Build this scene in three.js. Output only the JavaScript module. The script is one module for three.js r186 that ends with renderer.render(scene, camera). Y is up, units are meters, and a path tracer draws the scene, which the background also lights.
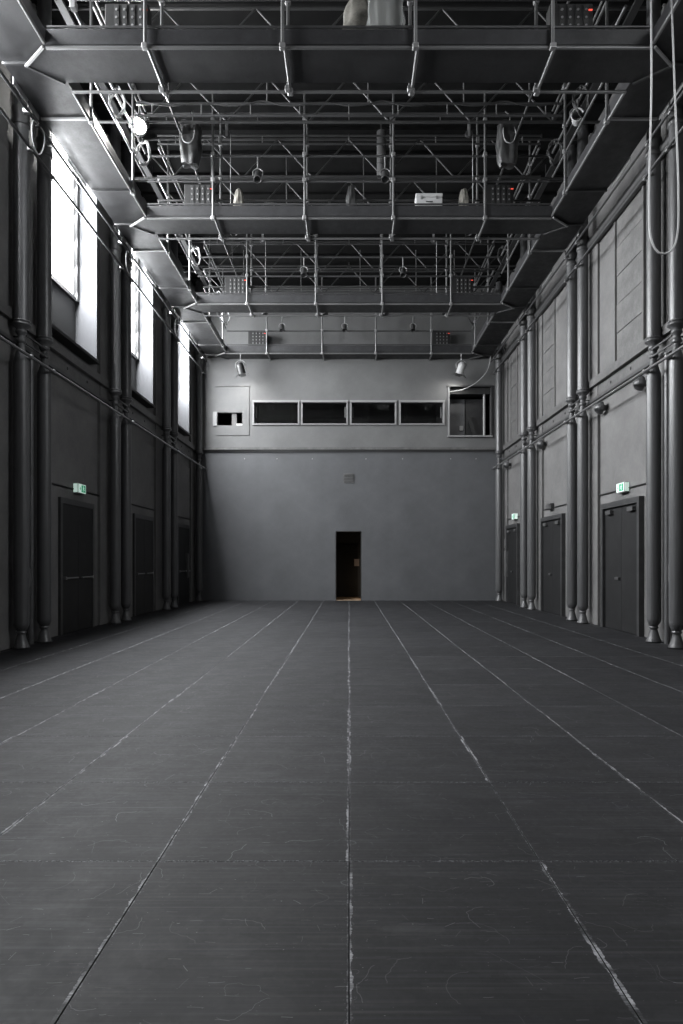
import * as THREE from 'three';
import { mergeGeometries } from 'three/addons/utils/BufferGeometryUtils.js';
import { RoundedBoxGeometry } from 'three/addons/geometries/RoundedBoxGeometry.js';
import { RectAreaLightUniformsLib } from 'three/addons/lights/RectAreaLightUniformsLib.js';

// ---------------------------------------------------------------- camera, exposure, large lights
const FOCAL = 683, EYE = 1.4;                       // focal length in pixels of a 683 x 1024 frame, eye height
const scene = new THREE.Scene();
const camera = new THREE.PerspectiveCamera(2 * Math.atan(512 / FOCAL) * 180 / Math.PI, 683 / 1024, 0.05, 120);
camera.position.set(0, EYE, 0);
camera.lookAt(0, EYE, -10);
camera.setViewOffset(683, 1024, -7.5, -49, 683, 1024);   // shifted lens: verticals stay vertical
const renderer = new THREE.WebGLRenderer({ antialias: true });
renderer.toneMapping = THREE.LinearToneMapping;
renderer.toneMappingExposure = 1.12;
renderer.shadowMap.enabled = true;
scene.background = new THREE.Color(0x000000);
RectAreaLightUniformsLib.init();
const SKY_TIP = 32 * Math.PI / 180, WINDOW_LIGHT = 64, STAR_LAMP = 70, FLOOD_LAMP = 4;

// daylight through the frosted panes of the tall window recesses in the left wall
const HALL_X = 5.5, BACK = 24.2, TOP = 11.15, REAR = 3.0;
const PANE_X = 5.78, LINING_X = 5.34, SILL = 5.62, PANE_BOTTOM = 6.85, PANE_TOP = 10.2;
const WINDOWS = [[7.7, 10.1], [12.05, 14.47], [16.4, 18.6], [20.8, 22.8]];   // near and far jamb, metres in front of the camera
const RIGHT_WINDOW = [4.9, 7.2];                                // one more on the other side, out of the frame: it grazes the left-hand columns
for (const [side, a, b] of [...WINDOWS.map((w) => [-1, ...w]), [1, ...RIGHT_WINDOW]]) for (let k = 0; k < 6; k++) {   // sky light falls in from above: six strips per window, tipped towards the floor
  const h = (PANE_TOP - PANE_BOTTOM) / 6, y = PANE_BOTTOM + h * (k + 0.5), z = -(a + b) / 2;
  const l = new THREE.RectAreaLight(new THREE.Color().setRGB(0.95, 0.975, 1.0), side < 0 ? WINDOW_LIGHT : WINDOW_LIGHT * 0.28, b - a - 0.36, h * 0.9);
  l.position.set(side * (PANE_X - 0.14), y, z);
  l.lookAt(side * (PANE_X - 10.14), y - 10 * Math.tan(SKY_TIP), z);
  l.name = 'window_daylight';
  scene.add(l);
}

// ---------------------------------------------------------------- helpers
let seedState = 12345;
const rnd = () => { seedState = (seedState * 1664525 + 1013904223) >>> 0; return seedState / 4294967296; };
const range = (a, b) => a + (b - a) * rnd();
const taken = new Map();
function numbered(name) {
  const n = taken.get(name) ?? 0; taken.set(name, n + 1);
  return n ? `${name}_${String(n).padStart(3, '0')}` : name;
}
function tag(o, label, category, group, kind) {
  o.userData.label = label; o.userData.category = category;
  if (group) o.userData.group = group;
  if (kind) o.userData.kind = kind;
  return o;
}
function shade(o) { o.castShadow = true; o.receiveShadow = true; return o; }
function thing(name, pos, label, category, group, kind) {
  const g = new THREE.Group(); g.name = numbered(name); g.position.set(...pos); scene.add(g);
  return tag(g, label, category, group, kind);
}
function part(name, geo, mat, parent, pos, rot) {
  const m = shade(new THREE.Mesh(geo, mat)); m.name = name;
  if (pos) m.position.set(...pos);
  if (rot) m.rotation.set(...rot);
  parent.add(m);
  return m;
}
function solo(name, geo, mat, pos, label, category, group, kind) {
  const m = shade(new THREE.Mesh(geo, mat)); m.name = numbered(name); m.position.set(...pos); scene.add(m);
  return tag(m, label, category, group, kind);
}
// uv in metres by the way each face points
function metreUV(geo, dx = 0, dy = 0) {
  const g = geo.index ? geo.toNonIndexed() : geo, p = g.attributes.position, uv = new Float32Array(p.count * 2);
  const a = new THREE.Vector3(), b = new THREE.Vector3(), c = new THREE.Vector3();
  for (let i = 0; i < p.count; i += 3) {
    a.fromBufferAttribute(p, i); b.fromBufferAttribute(p, i + 1); c.fromBufferAttribute(p, i + 2);
    const n = b.clone().sub(a).cross(c.clone().sub(a)), ax = Math.abs(n.x), ay = Math.abs(n.y), az = Math.abs(n.z);
    [a, b, c].forEach((v, k) => {
      const s = ax >= ay && ax >= az ? [v.z, v.y] : ay >= az ? [v.x, v.z] : [v.x, v.y];
      uv[(i + k) * 2] = s[0] + dx; uv[(i + k) * 2 + 1] = s[1] + dy;
    });
  }
  g.setAttribute('uv', new THREE.BufferAttribute(uv, 2));
  return g;
}
const boxCache = new Map();
function box(w, h, d) {
  const key = [w, h, d].map((v) => v.toFixed(4)).join();
  if (!boxCache.has(key)) boxCache.set(key, metreUV(new THREE.BoxGeometry(w, h, d)));
  return boxCache.get(key);
}
function rbox(w, h, d, r = 0.01, s = 2) { return new RoundedBoxGeometry(w, h, d, s, r); }
const cylCache = new Map();
function cyl(r, len, seg = 10) {
  const key = [r, len, seg].join();
  if (!cylCache.has(key)) cylCache.set(key, new THREE.CylinderGeometry(r, r, len, seg));
  return cylCache.get(key);
}
// a straight tube between two points as one named part
function bar(name, a, b, r, mat, parent, seg = 10) {
  const A = new THREE.Vector3(...a), B = new THREE.Vector3(...b), len = A.distanceTo(B);
  const m = part(name, cyl(r, +len.toFixed(4), seg), mat, parent);
  m.position.copy(A).add(B).multiplyScalar(0.5);
  m.quaternion.setFromUnitVectors(new THREE.Vector3(0, 1, 0), B.clone().sub(A).normalize());
  return m;
}
function curve(points, r, closed = false, seg = 8, n = 40) {
  return new THREE.TubeGeometry(new THREE.CatmullRomCurve3(points.map((p) => new THREE.Vector3(...p)), closed), n, r, seg, closed);
}
function lathe(profile, seg = 28) { return new THREE.LatheGeometry(profile.map(([r, y]) => new THREE.Vector2(r, y)), seg); }

// tileable value noise
function noiseGrid(size, cells, seed) {
  seedState = seed;
  const g = Float32Array.from({ length: cells * cells }, rnd), out = new Float32Array(size * size);
  for (let y = 0; y < size; y++) for (let x = 0; x < size; x++) {
    const u = x / size * cells, v = y / size * cells, i = Math.floor(u), j = Math.floor(v);
    let fu = u - i, fv = v - j; fu = fu * fu * (3 - 2 * fu); fv = fv * fv * (3 - 2 * fv);
    const at = (a, b) => g[((b % cells) * cells) + (a % cells)];
    out[y * size + x] = (at(i, j) * (1 - fu) + at(i + 1, j) * fu) * (1 - fv) + (at(i, j + 1) * (1 - fu) + at(i + 1, j + 1) * fu) * fv;
  }
  return out;
}
function fractal(size, list, seed) {
  const out = new Float32Array(size * size); let total = 0;
  list.forEach(([cells, w], k) => { const n = noiseGrid(size, cells, seed + k * 77); total += w; for (let i = 0; i < out.length; i++) out[i] += n[i] * w; });
  for (let i = 0; i < out.length; i++) out[i] /= total;
  return out;
}
function dataTex(values, size, lo, hi, srgb, metres) {
  const d = new Uint8Array(size * size * 4);
  for (let i = 0; i < size * size; i++) { const v = Math.max(0, Math.min(255, 255 * (lo + (hi - lo) * values[i]))); d[i * 4] = d[i * 4 + 1] = d[i * 4 + 2] = v; d[i * 4 + 3] = 255; }
  const t = new THREE.DataTexture(d, size, size); t.wrapS = t.wrapT = THREE.RepeatWrapping; t.magFilter = THREE.LinearFilter; t.minFilter = THREE.LinearMipmapLinearFilter; t.generateMipmaps = true;
  if (srgb) t.colorSpace = THREE.SRGBColorSpace;
  t.repeat.set(1 / metres, 1 / metres); t.needsUpdate = true;
  return t;
}
const plasterN = fractal(512, [[3, 3], [7, 2], [17, 1.4], [61, 1], [160, 0.8]], 11);
const metalN = fractal(512, [[4, 2], [11, 1.5], [40, 1], [128, 1]], 21);
const clothN = fractal(256, [[6, 2], [20, 1], [64, 1]], 31);
const plasterMap = dataTex(plasterN, 512, 0.74, 1.1, true, 3.1), smoothMap = dataTex(plasterN, 512, 0.84, 1.03, true, 2.3), plasterBump = dataTex(plasterN, 512, 0, 1, false, 1.3);
const metalMap = dataTex(metalN, 512, 0.66, 1.22, true, 1.7), metalRough = dataTex(metalN, 512, 0.55, 1.25, false, 1.1), metalBump = dataTex(metalN, 512, 0, 1, false, 0.9);
const clothMap = dataTex(clothN, 256, 0.6, 1.2, true, 0.5);
const rgb = (r, g = r, b = r) => new THREE.Color().setRGB(r, g, b);
const std = (o) => new THREE.MeshStandardMaterial(o);
const M = {
  wall: std({ color: rgb(0.135, 0.132, 0.130), map: plasterMap, bumpMap: plasterBump, bumpScale: 0.004, roughness: 0.72 }),
  wallPanel: std({ color: rgb(0.150, 0.147, 0.145), map: plasterMap, bumpMap: plasterBump, bumpScale: 0.004, roughness: 0.7 }),
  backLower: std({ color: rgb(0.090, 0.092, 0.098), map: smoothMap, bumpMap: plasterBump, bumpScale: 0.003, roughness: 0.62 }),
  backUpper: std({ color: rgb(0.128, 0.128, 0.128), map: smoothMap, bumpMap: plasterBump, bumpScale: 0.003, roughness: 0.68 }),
  plank: std({ color: rgb(0.120, 0.118, 0.116), map: metalMap, roughness: 0.6 }),
  column: std({ color: rgb(0.082, 0.082, 0.084), map: metalMap, roughnessMap: metalRough, roughness: 0.45, bumpMap: metalBump, bumpScale: 0.0015 }),
  columnDark: std({ color: rgb(0.05), roughness: 0.5 }),
  ledge: std({ color: rgb(0.105, 0.103, 0.102), map: metalMap, roughness: 0.55 }),
  steel: std({ color: rgb(0.18, 0.18, 0.18), metalness: 0.55, roughness: 0.38 }),
  steelDark: std({ color: rgb(0.055, 0.055, 0.056), metalness: 0.3, roughness: 0.45 }),
  clamp: std({ color: rgb(0.30), metalness: 0.6, roughness: 0.4 }),
  soffit: std({ color: rgb(0.019, 0.019, 0.020), map: metalMap, roughnessMap: metalRough, roughness: 0.62 }),
  fascia: std({ color: rgb(0.036, 0.036, 0.038), map: metalMap, roughness: 0.42 }),
  rib: std({ color: rgb(0.30), roughness: 0.45, metalness: 0.3 }),
  ceiling: new THREE.MeshPhysicalMaterial({ color: rgb(0.010), map: metalMap, roughness: 1.0, specularIntensity: 0.2 }),
  truss: std({ color: rgb(0.045), metalness: 0.3, roughness: 0.45 }),
  black: std({ color: rgb(0.012), roughness: 0.6 }),
  doorLeaf: new THREE.MeshPhysicalMaterial({ color: rgb(0.012, 0.012, 0.0125), map: metalMap, roughness: 0.6, ior: 1.36 }),
  doorFrame: std({ color: rgb(0.035, 0.035, 0.036), map: metalMap, roughness: 0.5 }),
  doorMetal: std({ color: rgb(0.25), metalness: 0.7, roughness: 0.35 }),
  winFrame: std({ color: rgb(0.22, 0.22, 0.22), roughness: 0.5 }),
  winDark: std({ color: rgb(0.014), roughness: 0.55 }),
  jamb: std({ color: rgb(0.06, 0.061, 0.065), roughness: 0.9 }),
  pane: std({ color: rgb(0.8), emissive: rgb(0.95, 0.975, 1.0), emissiveIntensity: 4, roughness: 0.6 }),
  glassDark: new THREE.MeshPhysicalMaterial({ color: 0xffffff, transmission: 1, thickness: 0, roughness: 0.04, ior: 1.5 }),
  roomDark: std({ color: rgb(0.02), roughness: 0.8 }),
  box: std({ color: rgb(0.075), map: metalMap, roughness: 0.5 }),
  signWhite: std({ color: rgb(0.7, 0.78, 0.74), emissive: rgb(0.62, 0.85, 0.74), emissiveIntensity: 0.42, roughness: 0.5 }),
  signGreen: std({ color: rgb(0.02, 0.30, 0.16), emissive: rgb(0.02, 0.30, 0.15), emissiveIntensity: 0.35, roughness: 0.5 }),
  signBody: std({ color: rgb(0.30), roughness: 0.5 }),
  bagBlack: std({ color: rgb(0.045), map: clothMap, roughness: 0.42 }),
  bagPale: std({ color: rgb(0.22, 0.21, 0.185), map: clothMap, roughness: 0.75 }),
  film: new THREE.MeshPhysicalMaterial({ color: rgb(0.45, 0.46, 0.45), transmission: 0.6, thickness: 0, roughness: 0.25, ior: 1.4 }),
  caseWhite: std({ color: rgb(0.42), roughness: 0.5 }),
  socket: std({ color: rgb(0.22), roughness: 0.4 }),
  ledRed: std({ color: rgb(0.5, 0.03, 0.02), emissive: rgb(1, 0.12, 0.08), emissiveIntensity: 0.9 }),
  lens: std({ color: rgb(0.9), emissive: rgb(1, 1, 0.98), emissiveIntensity: 14 }),
  lensSoft: std({ color: rgb(0.9), emissive: rgb(1, 0.99, 0.95), emissiveIntensity: 2.2 }),
  rubber: std({ color: rgb(0.03), roughness: 0.6 }),
  cableGrey: std({ color: rgb(0.32), roughness: 0.5 }),
  paper: std({ color: rgb(0.36, 0.30, 0.26), roughness: 0.8 }),
  corridorFloor: std({ color: rgb(0.42, 0.31, 0.21), map: metalMap, roughness: 0.4 }),
  corridorWall: std({ color: rgb(0.025), roughness: 0.7 }),
  duct: std({ color: rgb(0.16), metalness: 0.6, roughness: 0.4 }),
  redPlastic: std({ color: rgb(0.45, 0.10, 0.07), roughness: 0.5 }),
};

// ---------------------------------------------------------------- floor: painted boards laid edge to edge
{
  const g = thing('floor', [0, 0, 0], 'black painted floor of large boards with scuffed seams', 'floor', null, 'structure');
  part('subfloor', box(2 * HALL_X + 0.1, 0.2, BACK + REAR), M.black, g, [0, -0.119, -(BACK - REAR) / 2]);
  const W = 0.89, L = 1.138, boards = [];
  const paint = (k) => {
    seedState = 900 + k * 131;
    const w = 768, h = 982, c = document.createElement('canvas'); c.width = w; c.height = h;
    const x = c.getContext('2d');
    const tone = 23 + (k % 3) * 3; x.fillStyle = `rgb(${tone},${tone},${tone + 2})`; x.fillRect(0, 0, w, h);
    for (let i = 0; i < 420; i++) {               // brush streaks across the board
      const y = range(0, h), d = range(-1, 1) > 0, a = range(0.03, 0.16);
      x.fillStyle = d ? `rgba(84,84,88,${a * 0.8})` : `rgba(8,8,9,${a * 1.4})`;
      const len = range(w * 0.2, w), hh = range(1, 14); x.fillRect(range(-w * 0.3, w), y, len, hh);
    }
    for (let i = 0; i < 60; i++) {                // dull blotches
      const cx = range(0, w), cy = range(0, h), r = range(20, 120), a = range(0.015, 0.05);
      x.fillStyle = rnd() > 0.5 ? `rgba(120,120,122,${a})` : `rgba(15,15,17,${a})`;
      x.beginPath(); x.ellipse(cx, cy, r * 1.6, r * 0.6, range(-0.3, 0.3), 0, 7); x.fill();
    }
    for (let i = 0; i < 15; i++) {                 // old tide marks and wax outlines
      x.strokeStyle = `rgba(150,150,152,${range(0.14, 0.55)})`; x.lineWidth = range(1, 2.8);
      x.beginPath(); let px = range(0, w), py = range(0, h), a = range(0, 6); x.moveTo(px, py);
      for (let s = 0; s < 22; s++) { a += range(-0.5, 0.62); px += Math.cos(a) * range(4, 13); py += Math.sin(a) * range(4, 13); x.lineTo(px, py); }
      x.stroke();
    }
    for (let i = 0; i < 85; i++) {                // scratches
      x.strokeStyle = `rgba(170,170,173,${range(0.12, 0.5)})`; x.lineWidth = range(0.8, 2.2);
      const px = range(0, w), py = range(0, h), a = rnd() < 0.7 ? range(-0.12, 0.12) : range(0, 3.1), l = range(6, rnd() < 0.1 ? 240 : 50);
      x.beginPath(); x.moveTo(px, py); x.quadraticCurveTo(px + Math.cos(a) * l * 0.5 + range(-6, 6), py + Math.sin(a) * l * 0.5 + range(-6, 6), px + Math.cos(a) * l, py + Math.sin(a) * l); x.stroke();
    }
    for (let i = 0; i < 130; i++) { x.fillStyle = `rgba(190,190,192,${range(0.15, 0.7)})`; const r = range(0.6, 2.2); x.fillRect(range(0, w), range(0, h), r * range(1, 2.5), r); }   // specks of paint
    for (const side of [0, 1]) {                  // chipped and rubbed long edges
      let d = 4, wear = 0.5;
      for (let y = 0; y < h; y += 2) {
        d = Math.max(1.2, Math.min(k < 6 ? 12 : 5, d + range(-2, 2.05))); wear = Math.max(0.08, Math.min(k < 6 ? 0.95 : 0.5, wear + range(-0.13, 0.13)));
        if (rnd() < 0.012) { x.strokeStyle = `rgba(130,130,134,${range(0.15, 0.5)})`; x.lineWidth = range(1, 2.5); x.beginPath(); x.ellipse(side ? w : 0, y, range(8, 34), range(4, 18), range(-0.6, 0.6), range(0, 3), range(3, 7)); x.stroke(); }
        x.fillStyle = `rgba(165,165,168,${wear * range(0.4, 1)})`; x.fillRect(side ? w - d : 0, y, d, 3);
        if (rnd() < 0.2) { x.fillStyle = `rgba(110,110,114,${range(0.1, 0.4)})`; const e = range(4, 22); x.fillRect(side ? w - e : e - 3, y, range(2, 5), range(1, 4)); }
      }
    }
    for (const side of [0, 1]) for (let q = 0; q < w; q += 4) if (rnd() < 0.55) { const d = range(2, 7); x.fillStyle = `rgba(140,140,144,${range(0.1, 0.5)})`; x.fillRect(q, side ? h - d : 0, range(3, 12), d); }
    const t = new THREE.CanvasTexture(c); t.colorSpace = THREE.SRGBColorSpace; t.magFilter = THREE.LinearFilter; return t;
  };
  const bump = fractal(256, [[3, 3], [9, 1], [50, 0.6]], 71), bt = dataTex(bump, 256, 0, 1, false, 1), rt = dataTex(fractal(256, [[3, 1], [8, 1], [40, 1], [100, 1]], 72), 256, 0.85, 1.1, false, 1);
  for (let k = 0; k < 8; k++) boards.push(new THREE.MeshPhysicalMaterial({ map: paint(k), ior: 1.3, roughness: 0.66, roughnessMap: rt, bumpMap: bt, bumpScale: 0.0012 }));
  const geo = new THREE.BoxGeometry(W - 0.005, 0.02, L - 0.004);
  seedState = 4242;
  const first = 300 * 0;                                          // seams cross the hall every 1.138 m, the first one 3.19 m from the camera
  for (let row = -4; row < 19; row++) for (let col = -7; col < 7; col++) {
    let near = 3.187 + row * L + first, far = near + L, x0 = col * W, x1 = x0 + W;
    x0 = Math.max(x0, -HALL_X); x1 = Math.min(x1, HALL_X); far = Math.min(far, BACK); near = Math.max(near, -REAR);
    if (x1 - x0 < 0.05 || far - near < 0.05) continue;
    const whole = Math.abs(x1 - x0 - W) < 1e-6 && Math.abs(far - near - L) < 1e-6;
    const m = part('floor_board', whole ? geo : new THREE.BoxGeometry(x1 - x0 - 0.005, 0.02, far - near - 0.004), boards[Math.floor(rnd() * 8)], g, [(x0 + x1) / 2, -0.01 - range(0, 0.0015), -(near + far) / 2]);
    if (whole && rnd() > 0.5) m.rotation.y = Math.PI;
  }
}

// ---------------------------------------------------------------- walls
const PAIRS = [[10.94, 11.77], [15.34, 16.09], [19.64, 20.47], [23.9]];   // column distances, the same along both walls
function wallSlab(holes) {                                        // outline in (distance, height), thickness along x
  const s = new THREE.Shape([[-REAR, 0], [BACK, 0], [BACK, TOP], [-REAR, TOP]].map(([a, b]) => new THREE.Vector2(a, b)));
  for (const [a, b, c, d] of holes) s.holes.push(new THREE.Path([[a, c], [a, d], [b, d], [b, c]].map(([p, q]) => new THREE.Vector2(p, q))));
  const g = new THREE.ExtrudeGeometry(s, { depth: 0.6, bevelEnabled: false });
  return g;
}
function sideWall(side, holes, name, label) {
  const g = wallSlab(holes);
  // local x = distance -> world -z ; local z (thickness) -> outwards
  g.applyMatrix4(new THREE.Matrix4().makeBasis(new THREE.Vector3(0, 0, -1), new THREE.Vector3(0, 1, 0), new THREE.Vector3(1, 0, 0)));
  g.translate(side > 0 ? HALL_X : -HALL_X - 0.6, 0, 0);
  const t = thing(name, [0, 0, 0], label, 'wall', null, 'structure');
  part('wall_body', metreUV(g), M.wall, t);
  // flat piers behind the paired columns
  for (const p of PAIRS) {
    const a = p[0] - 0.42, b = Math.min((p[1] ?? p[0] + 0.3) + 0.42, BACK);
    part('pier', box(0.07, 8.4, b - a), M.wall, t, [side * (HALL_X - 0.035), 4.2, -(a + b) / 2]);
  }
  // plaster infill between the piers, split by a groove
  const edges = [[6.2, 10.52], [12.19, 14.92], [16.51, 19.22], [20.89, 23.48]];
  for (const [a, b] of edges) {
    part('lower_panel', box(0.035, 2.8, b - a - 0.16), M.wallPanel, t, [side * (HALL_X - 0.0175), 1.4, -(a + b) / 2]);
    part('upper_panel', box(0.035, 1.74, b - a - 0.16), M.wallPanel, t, [side * (HALL_X - 0.0175), 3.71, -(a + b) / 2]);
  }
  return t;
}
const wl = sideWall(-1, WINDOWS.map(([a, b]) => [a, b, SILL - 0.06, PANE_TOP]), 'wall_left', 'dark plastered hall wall with the tall bright window recesses');
const wr = sideWall(1, [[...RIGHT_WINDOW, SILL - 0.06, PANE_TOP]], 'wall_right', 'grey plastered hall wall with boarded-up upper openings');
{ // boarded openings of the right wall: reveal strips, plain infill sheets and wide horizontal planks
  const planks = (a, b) => { for (let k = 0; k < 5; k++) part('plank', box(0.03, 0.565, b - a - 0.03), M.plank, wr, [HALL_X - 0.02 - (k % 2) * 0.004, 5.75 + k * 0.58, -(a + b) / 2]); };
  const sheet = (a, b) => part('infill_sheet', box(0.022, 2.9, b - a - 0.03), M.wallPanel, wr, [HALL_X - 0.014, 6.9, -(a + b) / 2]);
  const strip = (d) => part('batten', box(0.06, 2.95, 0.07), M.wall, wr, [HALL_X - 0.03, 6.9, -d]);
  planks(12.7, 13.95); sheet(14.05, 15.0); strip(14.0); strip(12.66);
  sheet(16.6, 18.1); planks(18.15, 19.3); strip(18.12);
  sheet(20.95, 22.1); planks(22.15, 23.0); sheet(23.05, 23.45); strip(22.12); strip(23.02);
}
solo('wall_rear', box(2 * HALL_X + 1.2, TOP, 0.3), M.wall, [0, TOP / 2, REAR + 0.15], 'plain plastered wall closing the hall behind the viewpoint', 'wall', null, 'structure');
{ // back wall, upper and lower paint, with the doorway, the control room windows and two recesses
  const shapeOf = (x0, x1, y0, y1, holes) => {
    const s = new THREE.Shape([[x0, y0], [x1, y0], [x1, y1], [x0, y1]].map((p) => new THREE.Vector2(...p)));
    for (const [a, b, c, d] of holes) s.holes.push(new THREE.Path([[a, c], [a, d], [b, d], [b, c]].map((p) => new THREE.Vector2(...p))));
    const g = new THREE.ExtrudeGeometry(s, { depth: 0.3, bevelEnabled: false }); g.translate(0, 0, -BACK - 0.3); return metreUV(g);
  };
  const t = thing('wall_back', [0, 0, 0], 'end wall of the hall, lighter above its ledge', 'wall', null, 'structure');
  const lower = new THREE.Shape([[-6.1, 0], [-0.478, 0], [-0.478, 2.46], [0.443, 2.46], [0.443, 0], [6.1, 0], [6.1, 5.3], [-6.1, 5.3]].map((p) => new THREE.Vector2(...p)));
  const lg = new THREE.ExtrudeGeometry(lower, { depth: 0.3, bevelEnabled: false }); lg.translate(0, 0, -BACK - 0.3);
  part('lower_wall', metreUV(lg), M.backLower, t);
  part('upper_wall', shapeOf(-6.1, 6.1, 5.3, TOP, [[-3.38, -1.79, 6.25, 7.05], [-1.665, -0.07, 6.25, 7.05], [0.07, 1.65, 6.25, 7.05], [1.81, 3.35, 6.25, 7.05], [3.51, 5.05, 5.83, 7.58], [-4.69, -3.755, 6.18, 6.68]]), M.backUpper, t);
  // raised sheet round the left slot
  const s = new THREE.Shape([[-4.69, 5.85], [-3.53, 5.85], [-3.53, 7.565], [-4.69, 7.565]].map((p) => new THREE.Vector2(...p)));
  s.holes.push(new THREE.Path([[-4.66, 6.2], [-4.66, 6.66], [-3.78, 6.66], [-3.78, 6.2]].map((p) => new THREE.Vector2(...p))));
  const sg = new THREE.ExtrudeGeometry(s, { depth: 0.025, bevelEnabled: false }); sg.translate(0, 0, -BACK);
  part('cover_sheet', metreUV(sg), M.backUpper, t);
  part('slot_flap', box(0.13, 0.5, 0.04), M.winFrame, t, [-4.745, 6.43, -BACK + 0.03]);
  part('slot_post', box(0.17, 0.46, 0.06), M.wallPanel, t, [-4.08, 6.43, -BACK - 0.1]);
  part('slot_block', box(0.2, 0.09, 0.1), M.caseWhite, t, [-3.89, 6.23, -BACK - 0.08]);
  part('sheet_edge', box(1.2, 0.03, 0.05), M.ledge, t, [-4.11, 7.59, -BACK + 0.025]);
  for (const x of [-3.7, -2.55, -1.3, 0.6, 1.9, 3.6, 4.5]) part('bolt', cyl(0.018, 0.03, 8), M.clamp, t, [x, 5.02, -BACK + 0.012], [Math.PI / 2, 0, 0]);
  // the rooms behind
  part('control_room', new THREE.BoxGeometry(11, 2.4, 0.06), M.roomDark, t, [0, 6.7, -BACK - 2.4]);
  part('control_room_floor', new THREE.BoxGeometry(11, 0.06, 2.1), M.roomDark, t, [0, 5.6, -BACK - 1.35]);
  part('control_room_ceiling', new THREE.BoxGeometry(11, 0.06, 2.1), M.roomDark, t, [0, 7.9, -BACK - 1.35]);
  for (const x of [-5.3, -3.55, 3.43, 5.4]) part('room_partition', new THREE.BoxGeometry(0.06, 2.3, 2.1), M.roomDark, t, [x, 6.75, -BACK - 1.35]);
}
{ // ledges: one trim along each wall
  const t1 = thing('trim_1', [0, 0, 0], 'dark beam ledge along the window wall at mid height', 'ledge', null, 'structure');
  const t2 = thing('trim_2', [0, 0, 0], 'grey beam ledge along the boarded wall at mid height', 'ledge', null, 'structure');
  for (const [t, s] of [[t1, -1], [t2, 1]]) {
    const len = BACK + REAR, z = -(BACK - REAR) / 2;
    part('upper_flange', box(0.14, 0.17, len), M.ledge, t, [s * (HALL_X - 0.072), 5.335, z]);
    part('web', box(0.05, 0.3, len), M.ledge, t, [s * (HALL_X - 0.028), 5.1, z]);
    part('lower_flange', box(0.13, 0.06, len), M.steelDark, t, [s * (HALL_X - 0.067), 4.94, z]);
    for (let k = 0; k < 16; k++) part('bolt', box(0.02, 0.05, 0.035), M.steelDark, t, [s * (HALL_X - 0.06), 5.12, -(8.2 + k * 1.0)]);
    if (s > 0) bar('upper_beam', [HALL_X - 0.11, 8.44, REAR], [HALL_X - 0.11, 8.44, -BACK], 0.1, M.columnDark, t, 20);
  }
  const t3 = thing('trim_3', [0, 0, 0], 'ledge across the end wall under the control room windows', 'ledge', null, 'structure');
  part('ledge_board', box(2 * HALL_X - 0.3, 0.09, 0.11), M.ledge, t3, [0, 5.37, -BACK + 0.055]);
  part('ledge_lip', box(2 * HALL_X - 0.3, 0.05, 0.05), M.steelDark, t3, [0, 5.29, -BACK + 0.025]);
}
{ // ceiling: dark ribbed deck
  const t = thing('ceiling', [0, 0, 0], 'dark ribbed roof deck above the steel grid', 'ceiling', null, 'structure');
  part('roof_deck', box(2 * HALL_X + 1.2, 0.2, BACK + REAR + 0.6), M.ceiling, t, [0, TOP + 0.1, -(BACK - REAR) / 2]);
  for (let d = 10; d < BACK - 0.1; d += 0.9) part('roof_rib', box(2 * HALL_X, 0.07, 0.12), M.ceiling, t, [0, TOP - 0.035, -d]);
}

// ---------------------------------------------------------------- windows of the left wall
[...WINDOWS.map((w) => [-1, ...w]), [1, ...RIGHT_WINDOW]].forEach(([side, a, b], i) => {
  const where = ['just before the first columns', 'between the first and second column pairs', 'between the second and third column pairs', 'next to the end wall', ''][i];
  const t = thing(`window_${side < 0 ? i + 1 : 9}`, [0, 0, 0], side < 0 ? `tall bright frosted window recess in the left wall, ${where}` : 'frosted window recess in the right wall, out of the frame near the viewpoint', 'window', null, 'structure');
  const mid = -(a + b) / 2, w = b - a;
  part('pane', box(0.02, PANE_TOP - PANE_BOTTOM, w - 0.02), M.pane, t, [side * (PANE_X + 0.01), (PANE_TOP + PANE_BOTTOM) / 2, mid]);
  part('frame_stile', box(0.1, PANE_TOP - PANE_BOTTOM, 0.13), M.winDark, t, [side * (PANE_X - 0.04), (PANE_TOP + PANE_BOTTOM) / 2, -b + 0.105]);
  part('frame_stile', box(0.08, PANE_TOP - PANE_BOTTOM, 0.09), M.winDark, t, [side * (PANE_X - 0.03), (PANE_TOP + PANE_BOTTOM) / 2, -a - 0.085]);
  part('frame_rail', box(0.07, 0.08, w - 0.2), M.winDark, t, [side * (PANE_X - 0.03), PANE_BOTTOM + 0.03, mid]);
  part('frame_rail', box(0.07, 0.08, w - 0.2), M.winDark, t, [side * (PANE_X - 0.03), PANE_TOP - 0.05, mid]);
  for (const d of [a + 0.02, b - 0.02]) part('jamb_lining', box(PANE_X - LINING_X + 0.02, PANE_TOP - SILL, 0.04), M.jamb, t, [side * (PANE_X + LINING_X) / 2, (PANE_TOP + SILL) / 2, -d]);
  // boarded lower light under the pane, and the flat sill
  part('boarded_light', box(0.05, PANE_BOTTOM - SILL, w - 0.04), M.winDark, t, [side * (PANE_X + 0.02), (PANE_BOTTOM + SILL) / 2, mid]);
  part('sill', box(0.55, 0.06, w - 0.02), M.winDark, t, [side * (PANE_X - 0.235), SILL - 0.03, mid]);
});

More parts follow.
